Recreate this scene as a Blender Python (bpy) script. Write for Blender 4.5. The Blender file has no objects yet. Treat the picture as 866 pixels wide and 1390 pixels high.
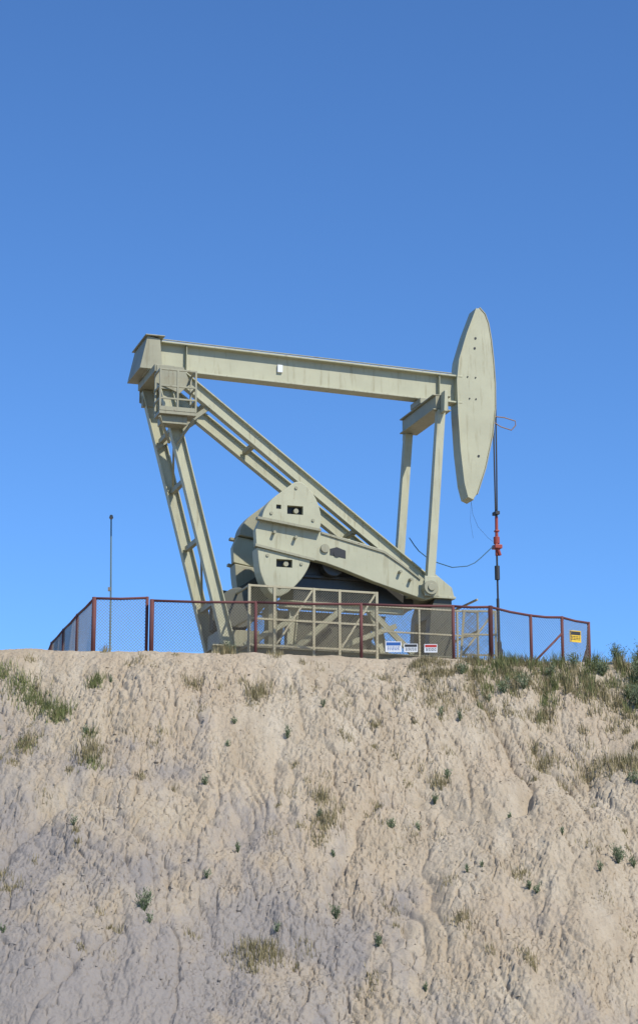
import bpy, math, random
import numpy as np
from mathutils import Vector, Matrix
random.seed(7); rng=np.random.default_rng(11)
sc=bpy.context.scene
sc.view_settings.view_transform='Standard'; sc.view_settings.look='None'; sc.view_settings.exposure=0

# ---------------------------------------------------------------- materials
def newmat(name):
    m=bpy.data.materials.new(name); m.use_nodes=True
    nt=m.node_tree; return m,nt,nt.nodes['Principled BSDF']
def N(nt,t,**kw):
    n=nt.nodes.new(t)
    for k,v in kw.items():
        if k in n.inputs: n.inputs[k].default_value=v
        else: setattr(n,k,v)
    return n
def mixc(nt,fac,a,b,blend='MIX'):
    n=nt.nodes.new('ShaderNodeMix'); n.data_type='RGBA'; n.blend_type=blend
    for i,v in ((0,fac),(6,a),(7,b)):
        if isinstance(v,(float,int)): n.inputs[i].default_value=v
        elif isinstance(v,tuple): n.inputs[i].default_value=v+(1,) if len(v)==3 else v
        else: nt.links.new(v,n.inputs[i])
    return n.outputs[2]
def ramp(nt,src,a,b):
    n=nt.nodes.new('ShaderNodeMapRange'); n.inputs[1].default_value=a; n.inputs[2].default_value=b
    nt.links.new(src,n.inputs[0]); return n.outputs[0]
def coord(nt,scale=(1,1,1)):
    tc=nt.nodes.new('ShaderNodeTexCoord'); mp=nt.nodes.new('ShaderNodeMapping'); mp.inputs['Scale'].default_value=scale
    nt.links.new(tc.outputs['Object'],mp.inputs[0]); return mp.outputs[0]
def noise(nt,vec,scale,detail=5,rough=.6):
    n=N(nt,'ShaderNodeTexNoise',Scale=scale,Detail=detail,Roughness=rough); nt.links.new(vec,n.inputs['Vector']); return n.outputs['Fac']

def paint(name,col,rust=.5,rough=.5,dark=.8,rustcol=(.13,.06,.03),metal=0):
    m,nt,b=newmat(name)
    c=coord(nt); cs=coord(nt,(3,3,.35))
    n1=noise(nt,c,1.3,3); n2=noise(nt,cs,3.0,4); n3=noise(nt,c,9,5,.7)
    a=mixc(nt,ramp(nt,n1,.3,.7),tuple(x*dark for x in col),col)
    a=mixc(nt,ramp(nt,n2,.55,.8),a,tuple(x*.6*y for x,y in zip(col,(1,.9,.75))))
    if rust>0:
        a=mixc(nt,ramp(nt,n3,.74-.12*rust,.80-.12*rust),a,rustcol)
    nt.links.new(a,b.inputs['Base Color'])
    b.inputs['Roughness'].default_value=rough; b.inputs['Metallic'].default_value=metal
    bp=N(nt,'ShaderNodeBump',Strength=.15,Distance=.01); nt.links.new(n3,bp.inputs['Height']); nt.links.new(bp.outputs[0],b.inputs['Normal'])
    return m
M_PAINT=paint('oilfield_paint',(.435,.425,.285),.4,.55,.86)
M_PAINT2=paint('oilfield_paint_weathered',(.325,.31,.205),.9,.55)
M_GEAR=paint('dark_paint_with_shade',(.10,.10,.07),.6,.5)  # dark machinery paint; shade on sump and leg pedestal is in the colour
M_BLACKG=paint('oily_gearbox_with_shade',(.035,.033,.028),.5,.4)  # near-black: oil plus the shade behind the crank, put into the colour
M_DARK=paint('black_grease_steel_and_recess_shade',(.02,.02,.02),.2,.5)  # greasy steel; also used as painted shade inside the crank recesses
M_CABLE=paint('wire_rope',(.03,.03,.033),.2,.6)
M_RED=paint('red_clamp_paint',(.33,.05,.03),.8)
M_RUST=paint('rusted_pipe',(.15,.05,.045),.6,.8,.7,(.07,.035,.03))
M_WIRE=paint('rusty_galvanised_wire',(.24,.21,.17),.5,.6)
M_GUARD=paint('guard_frame_paint',(.43,.38,.24),.5)
M_GWIRE=paint('guard_mesh_wire',(.30,.27,.17),.3)
M_WHITE=paint('white_sign_enamel',(.75,.76,.75),0,.4,.92)
M_BLUE=paint('blue_sign_ink',(.03,.12,.4),0,.4)
M_YEL=paint('yellow_sign_enamel',(.8,.52,.03),0,.4,.95)
M_INK=paint('black_sign_ink',(.03,.03,.03),0,.5)
M_RSIGN=paint('red_sign_ink',(.5,.04,.03),0,.5)
M_TEAL=paint('antenna_steel',(.13,.20,.21),.2)
M_ROPE=paint('blue_green_hose',(.03,.10,.15),0,.6)
M_CONC=paint('concrete',(.38,.36,.32),.1,.9)

# ---------------------------------------------------------------- geometry
class G:
    def __init__(s): s.v=[]; s.f=[]
    def add(s,v,f):
        o=len(s.v); s.v+= [tuple(p) for p in v]; s.f+=[tuple(i+o for i in q) for q in f]; return s
    def sweep(s,p0,p1,sec,up=(0,0,1)):
        p0=Vector(p0);p1=Vector(p1); d=(p1-p0).normalized(); up=Vector(up)
        v=(up-d*up.dot(d)).normalized(); u=d.cross(v)
        n=len(sec); V=[p0+u*a+v*b for a,b in sec]+[p1+u*a+v*b for a,b in sec]
        F=[tuple(range(n))[::-1],tuple(range(n,2*n))]+[(i,(i+1)%n,n+(i+1)%n,n+i) for i in range(n)]
        return s.add(V,F)
    def bar(s,p0,p1,w,h,up=(0,0,1)):
        return s.sweep(p0,p1,[(-w/2,-h/2),(w/2,-h/2),(w/2,h/2),(-w/2,h/2)],up)
    def ibeam(s,p0,p1,w,h,t=.03,up=(0,0,1)):
        W,H=w/2,h/2;k=t/2
        return s.sweep(p0,p1,[(-W,-H),(W,-H),(W,-H+t),(k,-H+t),(k,H-t),(W,H-t),(W,H),(-W,H),(-W,H-t),(-k,H-t),(-k,-H+t),(-W,-H+t)],up)
    def box(s,x0,x1,y0,y1,z0,z1):
        V=[(x,y,z) for x in(x0,x1) for y in(y0,y1) for z in(z0,z1)]
        return s.add(V,[(0,1,3,2),(4,6,7,5),(0,4,5,1),(2,3,7,6),(0,2,6,4),(1,5,7,3)])
    def plate(s,poly,y0,y1):
        n=len(poly); V=[(x,y0,z) for x,z in poly]+[(x,y1,z) for x,z in poly]
        return s.add(V,[tuple(range(n)),tuple(range(n,2*n))[::-1]]+[(i,n+i,n+(i+1)%n,(i+1)%n) for i in range(n)])
    def tube(s,pts,r,n=8):
        pts=[Vector(p) for p in pts]; V=[];F=[]; m=len(pts)
        rs=r if isinstance(r,(list,tuple)) else [r]*m
        ref=Vector((0,0,1))
        d0=(pts[-1]-pts[0]).normalized()
        if abs(d0.z)>.9: ref=Vector((0,1,0))
        for i,p in enumerate(pts):
            t=(pts[min(i+1,m-1)]-pts[max(i-1,0)]).normalized()
            v=(ref-t*ref.dot(t)).normalized(); u=t.cross(v)
            for k in range(n):
                a=2*math.pi*k/n; V.append(p+u*math.cos(a)*rs[i]+v*math.sin(a)*rs[i])
        for i in range(m-1):
            for k in range(n):
                F.append((i*n+k,i*n+(k+1)%n,(i+1)*n+(k+1)%n,(i+1)*n+k))
        F.append(tuple(range(n))[::-1]); F.append(tuple(range((m-1)*n,m*n)))
        return s.add(V,F)
    def chain(s,p0,p1,za0,za1,zb0,zb1,sp=.075,r=.0025):
        p0=Vector(p0);p1=Vector(p1); L=(p1-p0).length; H=max(za1-za0,zb1-zb0)
        def P(u,v):
            q=p0.lerp(p1,u/L); b=za0+(zb0-za0)*u/L; t=za1+(zb1-za1)*u/L
            return Vector((q.x,q.y,b+(t-b)*v/H))
        k=-H
        while k<L:
            a=max(k,0); b=min(k+H,L)
            if b-a>.02:
                s.tube([P(a,a-k),P(b,b-k)],r,3)
                s.tube([P(a,H-(a-k)),P(b,H-(b-k))],r,3)
            k+=sp
        return s
def obj(name,g,mat,parent=None,bevel=0,smooth=False):
    me=bpy.data.meshes.new(name); me.from_pydata(g.v,[],g.f); me.update()
    import bmesh
    bm=bmesh.new(); bm.from_mesh(me); bmesh.ops.recalc_face_normals(bm,faces=bm.faces); bm.to_mesh(me); bm.free()
    o=bpy.data.objects.new(name,me); sc.collection.objects.link(o); me.materials.append(mat)
    if parent: o.parent=parent
    if smooth:
        for p in me.polygons: p.use_smooth=len(p.vertices)==4
    if bevel:
        b=o.modifiers.new('bevel','BEVEL'); b.width=bevel; b.segments=2; b.limit_method='ANGLE'
    return o
def empty(name,loc=(0,0,0),rz=0):
    e=bpy.data.objects.new(name,None); sc.collection.objects.link(e); e.location=loc; e.rotation_euler=(0,0,rz); e.empty_display_size=.3; return e
def cyl(g,c,r,y0,y1,n=28):
    return g.plate([(c[0]+r*math.cos(2*math.pi*i/n),c[1]+r*math.sin(2*math.pi*i/n)) for i in range(n)],y0,y1)
def cut(o,boxes):
    for (x0,x1,y0,y1,z0,z1) in boxes:
        c=obj('c',G().box(x0,x1,y0,y1,z0,z1),o.data.materials[0],o.parent)
        m=o.modifiers.new('b','BOOLEAN'); m.operation='DIFFERENCE'; m.solver='EXACT'; m.object=c
        bpy.context.view_layer.update()
        dg=bpy.context.evaluated_depsgraph_get(); me=bpy.data.meshes.new_from_object(o.evaluated_get(dg))
        for k in list(o.modifiers): o.modifiers.remove(k)
        o.data=me; bpy.data.objects.remove(c)
    return o

# ================================================================ PUMP JACK
PJ=empty('pump_jack',rz=math.radians(18))
g=G(); g.ibeam((-4.95,0,8.52),(4.28,0,8.35),.42,.84,.05)
for x in (-3.9,3.6):
    zc=8.52-(x+4.95)*.0184; g.box(x-.012,x+.012,-.17,.17,zc-.37,zc+.37)
obj('walking_beam',g,M_PAINT,PJ,.008)
g=G(); g.box(-1.25,-1.1,-.09,-.022,8.38,8.6); obj('beam_junction_box',g,M_WHITE,PJ,.01)
g=G(); g.tube([(-4.7,-.1,9.0),(-2,-.1,8.95),(0,-.12,8.91),(4,-.1,8.84)],.018,6); obj('beam_grease_line',g,M_PAINT2,PJ)
g=G(); g.plate([(-5.28,8.02),(-4.72,8.02),(-4.66,8.2),(-4.72,8.9),(-5.08,8.95)],-.42,1.15)
g.box(-5.15,-4.6,-.5,1.22,8.955,8.985)
obj('tail_cross_member',g,M_PAINT2,PJ,.01)
g=G(); g.box(-5.0,-4.45,-1.0,1.0,7.78,7.98); g.box(-5.05,-4.3,-.35,.35,7.985,8.1)
g.box(-4.9,-4.3,-1.0,-.8,7.3,7.775); g.box(-4.9,-4.3,.8,1.0,7.3,7.775)
obj('samson_post_cap',g,M_PAINT2,PJ,.01)
def rl(z): return -4.8+(7.9-z)*.266
g=G()
for s in(-1,1):
    yt,yb=.86*s,.86*s
    g.ibeam((rl(7.75),yt,7.75),(rl(0.05),yb,.05),.24,.34,.03,(1,0,0))
    g.ibeam((-4.35,.72*s,7.86),(3.48,.6*s,2.1),.24,.38,.035)
obj('samson_post_legs',g,M_PAINT,PJ,.006)
g=G()
for z in (6.3,4.9,3.3,1.6,.7): g.bar((rl(z),-.78,z),(rl(z),.78,z),.12,.14)
for a,b in ((6.3,4.9),(3.3,1.6)):
    g.bar((rl(a),-.76,a-.1),(rl(b),.76,b+.1),.06,.06)
for x in (-3.4,-2.0,-.6,1.0,2.6):
    z=7.86-(x+4.35)*.7356; g.bar((x,-.6,z),(x,.6,z),.14,.12)
g.bar((-4.5,-.7,6.1),(-3.35,-.7,7.0),.1,.12); g.bar((-4.5,.7,6.1),(-3.35,.7,7.0),.1,.12)
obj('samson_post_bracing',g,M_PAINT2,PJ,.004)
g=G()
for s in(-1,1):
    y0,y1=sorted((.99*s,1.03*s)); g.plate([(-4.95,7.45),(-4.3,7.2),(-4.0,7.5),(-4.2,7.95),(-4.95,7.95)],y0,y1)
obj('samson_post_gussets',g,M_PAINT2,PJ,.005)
g=G(); g.box(-5.0,-3.98,-1.65,-1.04,6.42,6.50)
g.box(-5.0,-3.98,-1.66,-1.62,6.505,6.62); g.box(-4.9,-4.2,-1.5,-1.05,6.2,6.415)
pts=[(-4.98,-1.62),(-4.98,-1.06),(-4.0,-1.06),(-4.0,-1.62)]
for x,y in pts+[(-4.5,-1.62)]: g.bar((x,y,6.5),(x,y,7.68),.05,.05,(1,0,0))
for z in (6.85,7.2,7.66):
    for i in range(4):
        a,b=pts[i],pts[(i+1)%4]
        if i==1 : continue
        g.bar((*a,z),(*b,z),.045,.045)
g.bar((-4.98,-1.6,6.35),(-4.55,-.99,5.8),.06,.06); g.bar((-4.02,-1.6,6.35),(-4.35,-.99,5.8),.06,.06)
obj('service_platform',g,M_PAINT2,PJ,.003)
HP=[(4.86,10.90),(5.03,10.72),(5.13,10.45),(5.21,9.95),(5.27,9.3),(5.305,8.64),(5.29,7.86),(5.19,7.08),(4.95,6.07),(4.68,5.28),(4.56,5.10),(4.40,5.16),(4.30,5.55),(4.20,6.5),(4.14,7.6),(4.12,8.6),(4.2,9.25),(4.45,10.05),(4.76,10.85)]
obj('horse_head_side',G().plate(HP,-.2,.2),M_PAINT,PJ,.012)
def strip(pts,off,th,w):
    g=G(); P=[Vector((a,b)) for a,b in pts]; outer=[];inner=[]
    for i,p in enumerate(P):
        t=(P[min(i+1,len(P)-1)]-P[max(i-1,0)]).normalized(); n=Vector((-t.y,t.x))
        outer.append(p+n*(off+th)); inner.append(p+n*off)
    V=[];F=[]
    for a,b in zip(outer,inner):
        V+= [(a.x,-w,a.y),(a.x,w,a.y),(b.x,w,b.y),(b.x,-w,b.y)]
    for i in range(len(P)-1):
        o=i*4
        for k in range(4): F.append((o+k,o+(k+1)%4,o+4+(k+1)%4,o+4+k))
    F.append((0,1,2,3)); o=(len(P)-1)*4; F.append((o+3,o+2,o+1,o)); return g.add(V,F)
obj('horse_head_face',strip(HP[0:10],.002,.03,.215),M_PAINT2,PJ)
obj('horse_head_back_plate',strip(HP[10:],.002,.025,.27),M_PAINT,PJ)
g=G()
for c in ((4.45,8.75),(4.5,8.1),(4.7,8.75),(4.7,8.1)): cyl(g,c,.022,-.22,-.2,10)
for c in ((4.72,9.95),(4.69,9.64),(4.75,6.4)): cyl(g,c,.035,-.215,-.2,12)
obj('horse_head_bolts',g,M_DARK,PJ)
g=G()
for s in(-.09,.09):
    pts=[(a+.06,s,b) for a,b in HP[1:6]]+[(5.36,s,7.8),(5.355,s*.9,6.2),(5.35,s*.6,4.85)]
    g.tube(pts,.024,6)
g.tube([(5.35,0,4.9),(5.34,0,4.0)],.04,8); g.tube([(5.34,0,3.6),(5.35,0,.9)],.03,8)
g.tube([(5.34,0,3.25),(5.34,0,2.85)],.075,10); g.box(5.28,5.40,-.14,.14,4.75,4.84)
g.tube([(5.34,0,2.3),(5.35,0,.9)],.045,8)
obj('bridle_cables_and_polished_rod',g,M_CABLE,PJ)
g=G(); g.box(5.24,5.46,-.14,.14,3.75,3.86); g.tube([(5.35,0,4.7),(5.34,0,3.55)],.048,10); g.tube([(5.34,0,4.1),(5.34,0,3.9)],.09,12); g.tube([(5.3,-.05,3.9),(5.42,-.05,3.55)],.05,8); g.box(5.29,5.41,-.07,.07,4.25,4.3)
obj('carrier_bar_clamp',g,M_RED,PJ,.01)
g=G(); g.tube([(5.25,-.1,7.66),(5.6,-.15,7.64),(5.92,-.2,7.55),(5.93,-.2,7.42),(5.8,-.18,7.27),(5.5,-.12,7.36),(5.3,-.1,7.48)],.018,6)
obj('bridle_retainer_loop',g,paint('bronze_rod',(.28,.17,.10),.5),PJ)
g=G(); g.tube([(4.55,-.05,5.12),(4.6,-.05,4.7),(4.75,-.05,4.35),(5.05,-.05,4.05),(5.2,-.05,3.95)],.004,5)
g.tube([(4.56,-.05,5.1),(4.52,-.05,4.5),(4.6,-.05,4.0)],.003,5)
obj('stringer_wire',g,M_CABLE,PJ)
g=G(); g.tube([(2.45,-.6,3.75),(2.6,-.57,3.56),(2.75,-.55,3.4),(3.0,-.52,3.24),(3.3,-.5,3.12),(3.8,-.4,3.03),(4.3,-.3,3.12),(4.55,-.25,3.24),(4.75,-.2,3.4),(5.0,-.1,3.62),(5.2,-.05,3.8)],.014,6)
obj('control_hose',g,M_ROPE,PJ,smooth=True)
g=G(); g.box(3.0,3.38,-1.35,1.35,7.35,7.72); g.box(2.92,3.46,-1.36,1.36,7.725,7.76); g.box(2.92,3.46,-1.36,1.36,7.31,7.345)
g.box(2.9,3.5,-.4,.4,7.765,7.93)
obj('equalizer_beam',g,M_PAINT2,PJ,.01)
g=G()
for s in(-1,1):
    g.bar((3.2,1.53*s,7.8),(3.17,1.53*s,7.2),.3,.10,(1,0,0))
    g.bar((3.16,1.3*s,7.3),(2.76,1.32*s,2.3),.22,.23,(1,0,0))
    g.box(2.55,2.98,(1.44 if s>0 else -1.5),(1.5 if s>0 else -1.44),1.95,2.5)
obj('pitman_arms',g,M_PAINT,PJ,.01)
g=G()
for s in(-1,1):
    a,b=sorted((1.0*s,1.56*s)); cyl(g,(2.72,2.18),.2,a,b); a,b=sorted((1.562*s,1.6*s)); cyl(g,(2.72,2.18),.1,a,b)
obj('wrist_pins',g,M_PAINT2,PJ,.01)
ARM=[(-2.07,3.81),(-.44,3.59),(.5,3.42),(1.48,3.19),(2.01,2.87),(2.59,2.43),(2.95,2.3),(3.02,2.15),(2.9,1.95),(2.65,1.88),(2.22,2.0),(1.15,2.30),(.3,2.58),(-.23,2.73),(-2.17,3.07),(-2.2,3.5)]
def arc(p):
    out=[]
    n=len(p)
    for i in range(n-1):
        p0=Vector(p[max(i-1,0)]);p1=Vector(p[i]);p2=Vector(p[i+1]);p3=Vector(p[min(i+2,n-1)])
        for k in range(4):
            t=k/4; q=.5*((2*p1)+(p2-p0)*t+(2*p0-5*p1+4*p2-p3)*t*t+(3*p1-p0-3*p2+p3)*t**3); out.append((q.x,q.y))
    out.append(p[-1]); return out
CU=arc([(-2.06,3.83),(-1.98,4.08),(-1.78,4.36),(-1.42,4.66),(-1.08,4.9),(-.8,4.8),(-.52,4.44),(-.38,3.95),(-.42,3.62)])
CL=arc([(-.68,2.8),(-.74,2.55),(-.95,2.2),(-1.28,1.86),(-1.58,1.7),(-1.85,1.82),(-2.1,2.35),(-2.18,3.0)])
for s,sd in((-1,''),(1,'_far')):
    y=lambda a,b: sorted((a*s,b*s))
    a=obj('crank_arm'+sd,G().plate(ARM,*y(1.0,1.26)),M_PAINT,PJ,.015)
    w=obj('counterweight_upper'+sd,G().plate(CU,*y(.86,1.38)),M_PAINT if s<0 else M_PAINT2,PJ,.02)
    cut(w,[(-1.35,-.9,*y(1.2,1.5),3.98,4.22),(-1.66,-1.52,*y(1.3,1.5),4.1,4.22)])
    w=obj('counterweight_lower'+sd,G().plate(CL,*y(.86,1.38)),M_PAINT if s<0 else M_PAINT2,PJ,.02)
    cut(w,[(-1.65,-1.2,*y(1.2,1.5),2.5,2.72)])
    g=G()
    g.plate([(-2.2,3.77),(-.4,3.55),(-.4,3.62),(-2.2,3.84)],*y(1.262,1.45))
    g.plate([(-2.25,3.02),(-.6,2.72),(-.6,2.79),(-2.25,3.09)],*y(1.262,1.45))
    g.plate([(-.35,3.52),(1.45,3.1),(1.98,2.78),(2.5,2.42),(2.52,2.46),(2.0,2.84),(1.47,3.17),(-.35,3.58)],*y(1.262,1.30))
    cyl(g,(-.25,3.12),.12,*y(1.26,1.32),16)
    for c in ((-1.8,3.97),(-.62,3.85),(-1.1,4.72),(-1.9,2.8),(-.95,2.62),(-1.55,1.95),(-1.7,3.45),(-1.1,3.35),(1.9,2.6),(2.2,2.4)): cyl(g,c,.045,*y(1.265,1.41),8)
    obj('crank_flanges_and_bolts'+sd,g,M_PAINT2,PJ,.004)
    g=G(); g.box(-1.345,-.905,*y(1.203,1.215),3.985,4.215); g.box(-1.655,-1.525,*y(1.303,1.31),4.105,4.215); g.box(-1.645,-1.205,*y(1.203,1.215),2.505,2.715); cyl(g,(.1,3.0),.1,*y(1.271,1.285),16)
    g.plate([(-.1,2.95),(.35,2.88),(.35,3.1),(.1,3.18),(-.1,3.12)],*y(1.262,1.27))
    obj('crank_recess_shade'+sd,g,M_DARK,PJ)  # flat black plates stand in for the shade inside pockets and arm cut-out
    g=G(); cyl(g,(-1.08,4.09),.07,*y(1.216,1.33),10); cyl(g,(-1.36,2.61),.07,*y(1.216,1.33),10)
    obj('weight_adjust_bolts'+sd,g,M_PAINT2,PJ)
g=G(); g.plate([(-.95,1.75),(1.45,1.75),(1.5,2.5),(1.2,3.1),(.4,3.55),(-.5,3.5),(-.95,3.0)],-.62,.62); g.box(-1.05,1.6,-.7,.7,2.4,2.5)
cyl(g,(.1,2.75),.32,-.99,.99)
g.plate([(1.5,1.75),(2.6,1.75),(2.6,2.0),(1.5,2.5)],-.5,.5)
obj('gear_reducer',g,M_BLACKG,PJ,.02)
g=G()
for s in(-1,1):
    g.ibeam((-.9,.6*s,1.7),(-1.1,.8*s,.35),.2,.25,.03,(1,0,0)); g.ibeam((1.3,.6*s,1.7),(1.6,.8*s,.35),.2,.25,.03,(1,0,0))
    g.bar((-.95,.95*s,.4),(.35,.95*s,1.55),.08,.16); g.bar((-2.4,.95*s,.4),(-1.0,.95*s,1.2),.08,.14)
    g.bar((2.4,.95*s,.4),(1.2,.95*s,1.5),.08,.16); g.ibeam((-1.4,.75*s,1.62),(2.2,.75*s,1.62),.2,.2,.03)
    g.bar((.3,.98*s,.5),(1.9,.98*s,1.15),.06,.14)
obj('gearbox_pedestal',g,M_PAINT,PJ,.006)
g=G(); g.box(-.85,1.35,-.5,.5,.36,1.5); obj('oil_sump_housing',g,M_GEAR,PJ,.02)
g=G()
for s in(-1,1):
    g.ibeam((-3.3,.95*s,.2),(4.0,.95*s,.2),.26,.34,.035)
for x in(-3.1,-2.0,-1.2,.4,2.0,3.7): g.ibeam((x,-.9,.2),(x,.9,.2),.2,.3,.03)
obj('skid_base',g,M_PAINT2,PJ,.006)
obj('concrete_pad',G().box(-3.7,4.5,-1.5,1.5,-.35,.02),M_CONC,PJ,.02)
g=G()
for s in(-1,1):
    y0,y1=sorted((.45*s,.78*s))
    g.plate([(2.9,.38),(3.0,1.7),(3.12,2.05),(3.1,2.5),(3.55,2.2),(3.62,2.0),(3.66,.38)],y0,y1)
g.box(3.0,3.6,-.449,.449,1.5,1.9); g.box(2.75,3.72,-.82,.82,.375,.42)
obj('front_leg_pedestal',g,M_GEAR,PJ,.01)  # column's shadow is put into its dark paint
g=G(); g.plate([(2.35,2.1),(2.5,2.35),(3.1,2.72),(3.6,2.35),(3.68,2.05)],-.86,-.80); g.plate([(2.35,2.1),(2.5,2.35),(3.1,2.72),(3.6,2.35),(3.68,2.05)],.80,.86); g.box(2.35,3.7,-.9,.9,2.03,2.095)
obj('front_leg_gusset',g,M_PAINT,PJ,.006)
g=G(); g.plate([(-2.95+.0,1.0),(-2.95,1.9),(-2.7,2.12),(-2.4,2.1),(-1.2,2.9),(-1.0,2.3),(-2.2,.8),(-2.6,.75)],.3,.62); cyl(g,(-2.5,1.45),.55,-.75,-.6); cyl(g,(-2.5,1.45),.32,-.6,.2,24)
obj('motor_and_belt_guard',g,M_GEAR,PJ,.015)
g=G(); g.box(-3.0,-1.9,-.7,.6,.375,.85); g.box(-1.75,-1.5,-1.0,-.6,.38,1.7); obj('motor_mount',g,M_PAINT2,PJ,.01)
g=G();w=G(); Y=-1.95
xs=[-2.56,-1.87,-.78,-.06,.99]
for x in xs: g.bar((x,Y,.02),(x,Y,1.86),.07,.07,(1,0,0)); g.bar((x,-Y,.02),(x,-Y,1.86),.07,.07,(1,0,0))
for s in(-1,1):
    for z in (1.83,.95,.25): g.bar((-2.56,Y*s,z),(.99,Y*s,z),.055,.055)
    w.chain((-2.56,Y*s,0),(.99,Y*s,0),.2,1.83,.2,1.83,.07,.006)
for x in(-2.56,3.9):
    for z in (1.83,.95,.25): g.bar((x,Y,z),(x,-Y,z),.05,.05)
for x in (2.2,3.3,3.9):
    g.bar((x,Y,.02),(x,Y,1.5),.05,.05,(1,0,0))
for z in (1.48,.8): g.bar((.99,Y,z),(3.9,Y,z),.045,.045)
w.chain((.99,Y,0),(3.9,Y,0),.2,1.48,.2,1.48,.07,.005)
g.bar((-1.8,Y,.3),(-.82,Y,1.8),.04,.05); g.bar((0,Y,.3),(.95,Y,1.8),.04,.05)
obj('crank_guard_frame',g,M_GUARD,PJ,.003); obj('crank_guard_mesh',w,M_GWIRE,PJ)

# ================================================================ WELLHEAD
R=Matrix.Rotation(math.radians(18),4,'Z')
wp=R@Vector((5.34,0,0))
WH=empty('wellhead',(wp.x,wp.y,-.15),math.radians(18))
g=G()
for z0,z1,r in ((0,.25,.22),(.25,.33,.3),(.33,.6,.14),(.6,.68,.24),(.68,.98,.12),(.98,1.2,.085)):
    g.tube([(0,0,z0),(0,0,z1)],r,16)
g.tube([(-.7,0,.5),(.7,0,.5)],.06,10)
obj('casing_head_and_stuffing_box',g,M_DARK,WH,.006)
g=G(); g.tube([(.55,-.02,.5),(.55,-.25,.5)],.015,6)
for k in range(12):
    a=2*math.pi*k/12;b=2*math.pi*(k+1)/12
    g.tube([(.55+.13*math.cos(a),-.25,.5+.13*math.sin(a)),(.55+.13*math.cos(b),-.25,.5+.13*math.sin(b))],.012,5)
obj('valve_handwheel',g,M_RED,WH)
g=G();w=G()
WG=empty('wellhead_guard_panel',(3.72,-2.2,-.1))
for a in((0,0),(.95,.1)): g.bar((a[0],a[1],0),(a[0]+(.12 if a[0]==0 else 0),a[1],1.35),.06,.06,(1,0,0))
for z in (1.33,.7,.15): g.bar((.05,0,z),(.95,.1,z),.045,.045)
g.bar((.05,.02,.15),(.9,.1,1.3),.04,.05); w.chain((.05,0.01,0),(.95,.11,0),.15,1.33,.15,1.33,.05,.004)
obj('panel_frame',g,M_GUARD,WG); obj('panel_mesh',w,M_GWIRE,WG)

# ================================================================ TERRAIN
def vn(x,y,s):
    xi=np.floor(x);yi=np.floor(y);fx=x-xi;fy=y-yi
    fx=fx*fx*fx*(fx*(fx*6-15)+10);fy=fy*fy*fy*(fy*(fy*6-15)+10)
    def h(a,b):
        q=np.sin(a*127.1+b*311.7+s*74.7)*43758.5453; return q-np.floor(q)
    return (h(xi,yi)*(1-fx)+h(xi+1,yi)*fx)*(1-fy)+(h(xi,yi+1)*(1-fx)+h(xi+1,yi+1)*fx)*fy
def rot(x,y,a): 
    c,s=math.cos(a),math.sin(a); return c*x-s*y,s*x+c*y
def fbm(x,y,s,o=4,g=.5):
    r=0;a=1;t=0
    for i in range(o):
        r=r+a*(vn(x,y,s+i)*2-1);t+=a; x,y=rot(x,y,.65); x=x*2.03+3.1;y=y*2.03-1.7;a*=g
    return r/t
def worley(x,y,s):
    xi=np.floor(x);yi=np.floor(y);f1=np.full(x.shape,9.);f2=np.full(x.shape,9.);idv=np.zeros(x.shape)
    for dx in(-1,0,1):
        for dy in(-1,0,1):
            a=xi+dx;b=yi+dy
            q=np.sin(a*127.1+b*311.7+s)*43758.5453;q-=np.floor(q)
            r=np.sin(a*269.5+b*183.3+s)*24634.6345;r-=np.floor(r)
            d=np.hypot(a+q-x,b+r-y)
            m=d<f1; idv=np.where(m,q,idv); f2=np.where(m,f1,np.minimum(f2,d)); f1=np.where(m,d,f1)
    return f1,f2,idv
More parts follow.
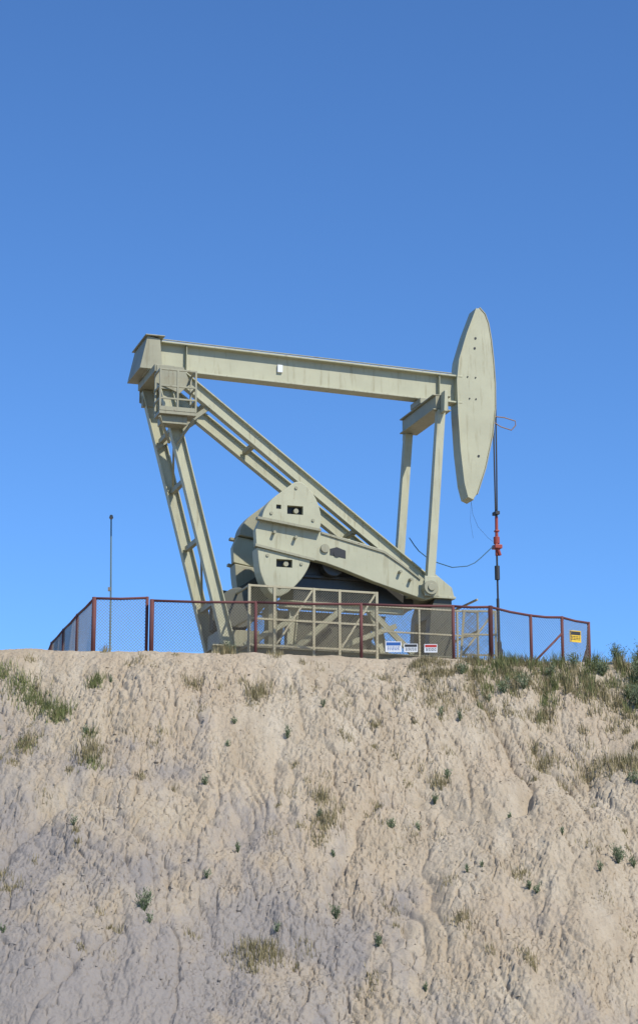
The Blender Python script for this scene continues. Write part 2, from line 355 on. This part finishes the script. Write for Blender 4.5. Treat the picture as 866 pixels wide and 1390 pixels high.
def height(x,y,fine=True):
    x=np.asarray(x,float);y=np.asarray(y,float)
    edge=-3.35+.3*fbm(x*.6,x*0+2,3,3)
    e=(edge-y); w=.4
    drop=w*np.logaddexp(0,np.clip(e/w,-60,600))
    zp=-.022*np.clip(x,-10,10)+.07*fbm(x*.8,y*.8,5,4)
    zp=zp+np.where(np.hypot(x,y)>60,2.5*fbm(x*.01,y*.01,9,3),0)*np.clip((np.hypot(x,y)-60)/200,0,1)
    m=np.clip(drop/1.6,0,1)
    wx=x+1.1*fbm(x*.35,y*.3,21,4); wy=y+.8*fbm(x*.5,y*.5,25,3)
    big=.8*fbm(x*.22,y*.16,31,3)
    r1=1-np.abs(fbm(wx*.36,wy*.16,41,2))*2.4; r1=np.clip(r1,0,1)**3
    r2=1-np.abs(fbm(wx*1.1+y*.12,wy*.34,47,3))*2.4; r2=np.clip(r2,0,1)**3
    z=zp-.757*drop+m*(big-.26*r1-.11*r2)
    if fine:
        lump=fbm(x*1.4,y*1.1,51,4,.5); l2=fbm(x*4.6+x,y*4.2,61,4,.65)
        rough=np.clip(fbm(x*.8,y*.6,99,3)*2+.75,0.35,1)
        z=z+(.3+.7*m)*(.10*lump+rough*(.07*l2+.05*(.5-np.abs(fbm(x*9,y*8,66,3,.6))*2)))
        jx=.2*fbm(x*8,y*8,71,3); jy=.2*fbm(x*8+9,y*8,72,3)
        qx=x*2.7+.35*fbm(x*1.3,y*1.3,73,3)+jx;qy=y*2.3+.35*fbm(x*1.3+7,y*1.3,74,3)+jy
        cm=np.clip(fbm(x*.6,y*.6,81,4)*3+.75,0,1)
        f1,f2,iv=worley(qx,qy,1.3); wv=.07+.08*vn(x*2,y*2,77); cr=np.clip(1-(f2-f1)/wv,0,1)
        z=z-(.15+.85*m)*cm*(.12*cr-.02*iv)
        cm2=np.clip(fbm(x*.9+5,y*.9,85,3)*3+.75,0,1)
        f1,f2,iv=worley(qx*2.1+jx,qy*2.2+jy,5.3); cr=np.clip(1-(f2-f1)/.18,0,1)
        z=z-(.15+.85*m)*cm2*(.075*cr-.02*iv)
    base=-10.35+.1*fbm(x*.3,y*.3,91,3)
    k=.5; z=base+k*np.logaddexp(0,(z-base)/k)
    return z
def axis(a,b,st,far,g=1.18):
    c=list(np.arange(a,b,st)); s=st; p=c[-1]
    up=[]
    while p<far: s*=g; p+=s; up.append(p)
    s=st;p=a;dn=[]
    while p>-far: s*=g;p-=s;dn.append(p)
    return np.array(dn[::-1]+c+up)
ax=axis(-9.6,9.6,.020,4000); ay=axis(-16.,-2.4,.022,4000)
X,Y=np.meshgrid(ax,ay); Z=height(X,Y)
nx,ny=len(ax),len(ay)
me=bpy.data.meshes.new('ground')
co=np.stack([X,Y,Z],-1).reshape(-1,3)
i=np.arange(ny-1)[:,None]*nx+np.arange(nx-1)[None,:]
F=np.stack([i,i+1,i+1+nx,i+nx],-1).reshape(-1,4)
me.vertices.add(len(co)); me.vertices.foreach_set('co',co.ravel())
me.loops.add(F.size); me.loops.foreach_set('vertex_index',F.ravel())
me.polygons.add(len(F)); me.polygons.foreach_set('loop_start',np.arange(0,F.size,4)); me.polygons.foreach_set('loop_total',np.full(len(F),4))
me.update(calc_edges=True)
me.polygons.foreach_set('use_smooth',np.ones(len(F),bool))
gr=bpy.data.objects.new('hillside_ground',me); sc.collection.objects.link(gr)
m,nt,b=newmat('cracked_badland_clay')
c=coord(nt); sep=nt.nodes.new('ShaderNodeSeparateXYZ'); nt.links.new(c,sep.inputs[0])
nb=noise(nt,c,.28,4,.6); nm=noise(nt,coord(nt,(1.3,.4,.4)),1.2,6,.68); nf=noise(nt,c,13,6,.75)
def mth(op,a,b_,c_=None):
    n=nt.nodes.new('ShaderNodeMath'); n.operation=op
    for k,v in enumerate((a,b_,c_)):
        if v is None: continue
        if isinstance(v,(int,float)): n.inputs[k].default_value=v
        else: nt.links.new(v,n.inputs[k])
    return n.outputs[0]
gx=mth('MULTIPLY',sep.outputs[0],-.09); gz=mth('MULTIPLY',sep.outputs[2],-.13)
gs=mth('ADD',mth('ADD',gx,gz),mth('MULTIPLY_ADD',nb,2.6,-2.1)); gs=mth('ADD',gs,mth('MULTIPLY_ADD',nm,2.0,-1.0))
gfac=ramp(nt,gs,-.05,.6)
col=mixc(nt,ramp(nt,nm,.35,.65),(.37,.30,.21),(.49,.42,.315))
col=mixc(nt,ramp(nt,nb,.42,.7),col,(.42,.335,.235))
col=mixc(nt,gfac,col,(.285,.255,.225))
col=mixc(nt,ramp(nt,nf,.54,.78),col,(.26,.21,.15))
nt.links.new(col,b.inputs['Base Color']); b.inputs['Roughness'].default_value=.95; b.inputs['Specular IOR Level'].default_value=.1
bp=N(nt,'ShaderNodeBump',Strength=.9,Distance=.045); nt.links.new(nf,bp.inputs['Height']); nt.links.new(bp.outputs[0],b.inputs['Normal'])
me.materials.append(m)
def H(x,y): return float(height(np.array([x]),np.array([y]))[0])

# ================================================================ FENCE
FN=empty('chain_link_fence')
g=G();w=G()
def post(x,y,zt,r=.04): g.tube([(x,y,H(x,y)-.3),(x,y,zt+.03)],r,8)
def span(a,b,rail=True,r=.034):
    if rail:
        mid=[(a[j]+b[j])/2 for j in range(3)]; mid[2]-=.02
        g.tube([(a[0],a[1],a[2]),tuple(mid),(b[0],b[1],b[2])],r,8)
    n=max(1,int(math.dist(a[:2],b[:2])/1.5))
    for k in range(n):
        p=[a[j]+(b[j]-a[j])*k/n for j in range(3)]; q=[a[j]+(b[j]-a[j])*(k+1)/n for j in range(3)]
        w.chain((p[0],p[1],0),(q[0],q[1],0),H(p[0],p[1])+.03,p[2],H(q[0],q[1])+.03,q[2],.085,.0042)
fr=[(-4.36,-2.9,1.37),(-1.65,-2.92,1.32),(1.1,-2.92,1.27),(3.5,-2.9,1.22),(4.47,-2.9,1.20)]
lf=[(-4.5,-2.75,1.47),(-5.88,-2.8,1.45),(-6.6,-.4,1.45),(-7.3,2.2,1.5),(-8.0,5,1.6),(-8.6,8,1.6)]
rt=[(4.47,-2.9,1.20),(5.6,-2.1,1.12),(6.5,-1.5,1.18),(7.4,-.1,1.28),(7.9,4,1.3),(8.2,8,1.3),(0,8.4,1.4),(-8.6,8,1.6)]
for L in(fr,lf,rt):
    for p in L: post(*p,r=.06 if p in(fr[0],fr[-1],lf[1]) else .042)
    for a,b_ in zip(L,L[1:]): span(a,b_)
g.tube([(5.7,-2.1,-.1),(6.5,-1.5,.75)],.028,6)
obj('posts_and_rails',g,M_RUST,FN,smooth=True); obj('wire_mesh',w,M_WIRE,FN)

# ================================================================ SIGNS
def sign(name,x,y,z,wd,ht,face,header,rz=0,ink=M_INK):
    e=empty(name,(x,y,z),rz)
    obj('plate',G().box(-wd/2,wd/2,0,.012,-ht/2,ht/2),face,e,.002)
    obj('header',G().box(-wd*.44,wd*.44,-.004,-.001,ht*.12,ht*.42),header,e)
    g=G()
    for k in range(3):
        xx=-wd*.38
        while xx<wd*.34:
            l=random.uniform(.03,.08); g.box(xx,min(xx+l,wd*.4),-.004,-.001,ht*(-.02-.13*k)-ht*.03,ht*(-.02-.13*k)+ht*.03); xx+=l+.02
    obj('lettering',g,ink,e); return e
sign('warning_sign',1.93,-3.0,.13,.42,.28,M_WHITE,M_BLUE,ink=M_BLUE)
sign('warning_sign',2.38,-3.0,.10,.36,.22,M_WHITE,M_INK)
sign('warning_sign',2.90,-3.0,.09,.34,.22,M_WHITE,M_RSIGN)
sign('caution_sign',6.92,-.95,.76,.36,.32,M_YEL,M_INK,rz=math.radians(25))

# ================================================================ ANTENNA
AN=empty('antenna_pole',(-5.62,-1.,0))
g=G(); g.tube([(0,0,-.3),(-.02,0,1.9),(-.06,0,4.0)],[.03,.026,.02],8); obj('mast',g,M_TEAL,AN)
g=G(); g.tube([(-.06,0,4.0),(-.06,0,4.04),(-.06,0,4.12)],[.03,.06,.035],10); g.box(-.1,-.02,-.04,.04,2.0,2.1); obj('antenna_tip',g,M_WIRE,AN)

# ================================================================ VEGETATION
def leafmat(name,a,b_):
    m,nt,b=newmat(name); at=nt.nodes.new('ShaderNodeAttribute'); at.attribute_name='tint'
    c=mixc(nt,at.outputs['Fac'],a,b_); nt.links.new(c,b.inputs['Base Color']); b.inputs['Roughness'].default_value=.8; b.inputs['Specular IOR Level'].default_value=.2
    return m
class V:
    def __init__(s): s.v=[];s.f=[];s.t=[]
    def tuft(s,x,y,r,h,n,tint=.5,spread=.5):
        px=x+rng.normal(0,r*.45,n);py=y+rng.normal(0,r*.45,n);pz=height(px,py)-.02
        for i in range(n):
            a=rng.uniform(0,6.283);l=h*rng.uniform(.45,1.1);ln=spread*rng.uniform(.1,1)*l;wd=rng.uniform(.004,.009)
            dx,dy=math.cos(a),math.sin(a);sx,sy=-dy*wd,dx*wd
            if abs(sx)<wd*.5: sx=wd*.8
            p=(px[i],py[i],pz[i]); o=len(s.v)
            s.v+=[(p[0]-sx,p[1]-sy,p[2]),(p[0]+sx,p[1]+sy,p[2]),(p[0]+dx*ln*.4+sx*.8,p[1]+dy*ln*.4+sy*.8,p[2]+l*.6),(p[0]+dx*ln*.4-sx*.8,p[1]+dy*ln*.4-sy*.8,p[2]+l*.6),(p[0]+dx*ln,p[1]+dy*ln,p[2]+l)]
            s.f+=[(o,o+1,o+2,o+3),(o+3,o+2,o+4)]; t=float(np.clip(tint+rng.normal(0,.25),0,1)); s.t+=[t,t]
    def bush(s,x,y,r,h,n,tint=.4,twigs=9):
        z0=H(x,y)
        for k in range(twigs):
            a=rng.uniform(0,6.283); q=rng.uniform(.1,.75); tip=np.array([x+math.cos(a)*r*q,y+math.sin(a)*r*q,z0+h*rng.uniform(.5,1.)])
            base=np.array([x,y,z0-.03]); o=len(s.v)
            s.v+=[(x-.008,y,z0-.03),(x+.008,y,z0-.03),tuple(tip)]; s.f.append((o,o+1,o+2)); s.t.append(0.)
            for j in range(n//twigs):
                f_=rng.uniform(.35,1.05); c=base+(tip-base)*f_+rng.normal(0,r*.16,3); l=rng.uniform(.02,.045); 
                d=rng.normal(0,1,3); d[2]=abs(d[2])+.8; d/=np.linalg.norm(d); e=np.cross(d,rng.normal(0,1,3)*np.array([.3,1,.3])); e/=np.linalg.norm(e)+1e-6
                o=len(s.v); s.v+=[tuple(c-e*l*.25),tuple(c+e*l*.25),tuple(c+d*l*1.9)]; s.f.append((o,o+1,o+2)); s.t.append(float(np.clip(tint+rng.normal(0,.3),0,1)))
    def build(s,name,mat):
        me=bpy.data.meshes.new(name); me.from_pydata(s.v,[],s.f); me.materials.append(mat)
        a=me.attributes.new('tint','FLOAT','FACE'); a.data.foreach_set('value',s.t)
        o=bpy.data.objects.new(name,me); sc.collection.objects.link(o); return o
dry=V(); grn=V(); sage=V()
for x,y,r,h,n in [(-1.5,-5.6,.3,.4,200),(-3.1,-5.4,.3,.25,150),(.05,-9.2,.22,.3,150),(.15,-9.9,.3,.3,190),(0,-10.4,.2,.2,90),(-1.35,-13.5,.35,.35,230),(-.95,-13.4,.3,.3,160),(2.9,-12.8,.25,.25,110),(6.9,-7.6,.5,.35,280),(6.3,-7.5,.4,.3,180),(7.5,-7.9,.4,.35,190),(5.3,-7.3,.35,.3,180),(2.75,-8.4,.2,.3,110),(3.1,-5.3,.5,.25,150),(2.0,-5.6,.3,.22,90),(-5.3,-7.9,.35,.35,260),(-6.9,-7.3,.35,.3,200),(-2.4,-3.1,.25,.35,170),(-5.5,-3.2,.15,.3,40),(-1.1,-3.3,.2,.2,50),(4.2,-11.5,.2,.22,80),(-4.6,-4.2,.3,.15,80),(-6.4,-12.2,.3,.2,90),(1.6,-4.5,.3,.2,80)]:
    dry.tuft(x,y,r*1.2,h*.9,n,.45)
for k in range(230):
    x=rng.uniform(-9,9);y=rng.uniform(-14.5,-3.5)
    if vn(np.array([x*.5]),np.array([y*.5]),7)[0]<.42: continue
    dry.tuft(x,y,rng.uniform(.08,.3),rng.uniform(.08,.22),int(rng.uniform(15,50)),.5)
for k in range(240):
    x=rng.uniform(2.4,9.6);y=-3.4-abs(rng.normal(0,1.0+.12*(x-2)))
    dry.tuft(x,y,rng.uniform(.1,.35),rng.uniform(.12,.3)*(1+.12*(x-4)),int(rng.uniform(20,60)),.5)
for x,y,r,h,n in [(-7.4,-4.9,.45,.36,240),(-7.0,-5.3,.4,.32,220),(-8.0,-4.5,.4,.32,180),(-6.25,-6.3,.35,.34,260),(-6.6,-5.8,.3,.28,150),(-5.55,-5.1,.25,.3,170),(-5.4,-7.2,.2,.22,90),(-5.2,-8.2,.25,.22,100),(-6.9,-7.3,.35,.2,80)]:
    grn.tuft(x,y,r,h,n,.5,.7)
for k in range(120):
    x=rng.uniform(3.6,9.6);y=-3.3-abs(rng.normal(0,.9))
    grn.tuft(x,y,rng.uniform(.08,.22),rng.uniform(.2,.4)*(1+.14*(x-5)),int(rng.uniform(20,45)),.5,.6)
for x,y,r,h,n in [(.35,-12.1,.15,.3,160),(1.2,-13.1,.16,.25,160),(-3.55,-13,.25,.42,420),(6.4,-11,.2,.42,380),(-6.3,-13.8,.1,.2,80),(1.6,-9.6,.18,.2,160),(-.75,-7.1,.15,.25,140),(-2.6,-8.7,.14,.2,120),(-1.75,-10.7,.1,.22,80),(4.4,-11.9,.1,.18,80),(2.6,-8.8,.15,.25,130),(2.95,-8.2,.15,.22,130),(6.75,-10.9,.15,.25,120),(8.2,-4.2,.5,.9,2000),(7.9,-5.0,.4,.65,1100),(8.5,-5.4,.5,.7,1300),(7.2,-3.9,.3,.5,500),(7.7,-3.4,.3,.55,600),(6.5,-3.6,.25,.45,300),(5.1,-4.8,.3,.4,300),(4.6,-4.9,.25,.38,260),(5.9,-4.1,.25,.35,200),(7.2,-8.4,.25,.3,200),(3.6,-4.3,.2,.3,130),(-2.3,-3.0,.25,.35,160),(8.4,-3.2,.35,.65,600),(3.4,-6.2,.15,.25,90),(.1,-6.2,.12,.2,70)]:
    sage.bush(x,y,r,h,n,.5,max(9,n//30))
for k in range(26):
    x=rng.uniform(-9,9);y=rng.uniform(-14.3,-4.5); sage.bush(x,y,rng.uniform(.06,.15),rng.uniform(.1,.22),70,.65,8)
dry.build('dry_grass',leafmat('dry_grass_blades',(.16,.135,.06),(.36,.30,.165)))
grn.build('green_grass',leafmat('green_grass_blades',(.10,.12,.04),(.24,.25,.10)))
sage.build('sagebrush',leafmat('sagebrush_leaves',(.06,.08,.035),(.22,.26,.15)))

# clods
P=np.stack([rng.uniform(-9.5,9.5,3000),rng.uniform(-15,-3.5,3000),rng.uniform(.01,.035,3000)*np.where(rng.random(3000)<.08,2,1)],-1)
zz=height(P[:,0],P[:,1]); g=G()
for (x,y,s_),z in zip(P,zz):
    q=[(x+s_*dx*rng.uniform(.6,1.2),y+s_*dy*rng.uniform(.6,1.2),z+s_*dz*rng.uniform(.5,1)) for dx,dy,dz in((1,0,0),(0,1,0),(-1,0,0),(0,-1,0),(0,0,1),(0,0,-1))]
    g.add(q,[(0,1,4),(1,2,4),(2,3,4),(3,0,4),(1,0,5),(2,1,5),(3,2,5),(0,3,5)])
obj('clay_clods',g,m)

# ================================================================ LIGHT, SKY, CAMERA
EL,AZ=47,42
sd=bpy.data.lights.new('sun','SUN'); sd.energy=4.8; sd.angle=math.radians(.5); sd.color=(1,.95,.86)
so=bpy.data.objects.new('sun',sd); sc.collection.objects.link(so); so.rotation_euler=(math.radians(90-EL),0,math.radians(AZ)); so.location=(5,-20,30)
wd=bpy.data.worlds.new('World'); sc.world=wd; wd.use_nodes=True; nt=wd.node_tree
sk=nt.nodes.new('ShaderNodeTexSky'); sk.sky_type='NISHITA'; sk.sun_disc=False; sk.sun_elevation=math.radians(EL); sk.sun_rotation=math.radians(180-AZ)
sk.altitude=1800; sk.air_density=1.0; sk.dust_density=.1; sk.ozone_density=3.5
vm=nt.nodes.new('ShaderNodeVectorMath'); vm.operation='MULTIPLY'; vm.inputs[1].default_value=(.84,1.27,1.70)
nt.links.new(sk.outputs[0],vm.inputs[0])
bg=nt.nodes['Background']; bg.inputs[1].default_value=.108; nt.links.new(vm.outputs[0],bg.inputs[0])
cd=bpy.data.cameras.new('camera'); co_=bpy.data.objects.new('camera',cd); sc.collection.objects.link(co_)
co_.location=(0,-55,-8.66); co_.rotation_euler=(math.radians(103.4),0,0)
cd.sensor_fit='VERTICAL'; cd.sensor_height=36; cd.lens=36*2750/1390; cd.clip_end=9000; cd.clip_start=.1
sc.camera=co_
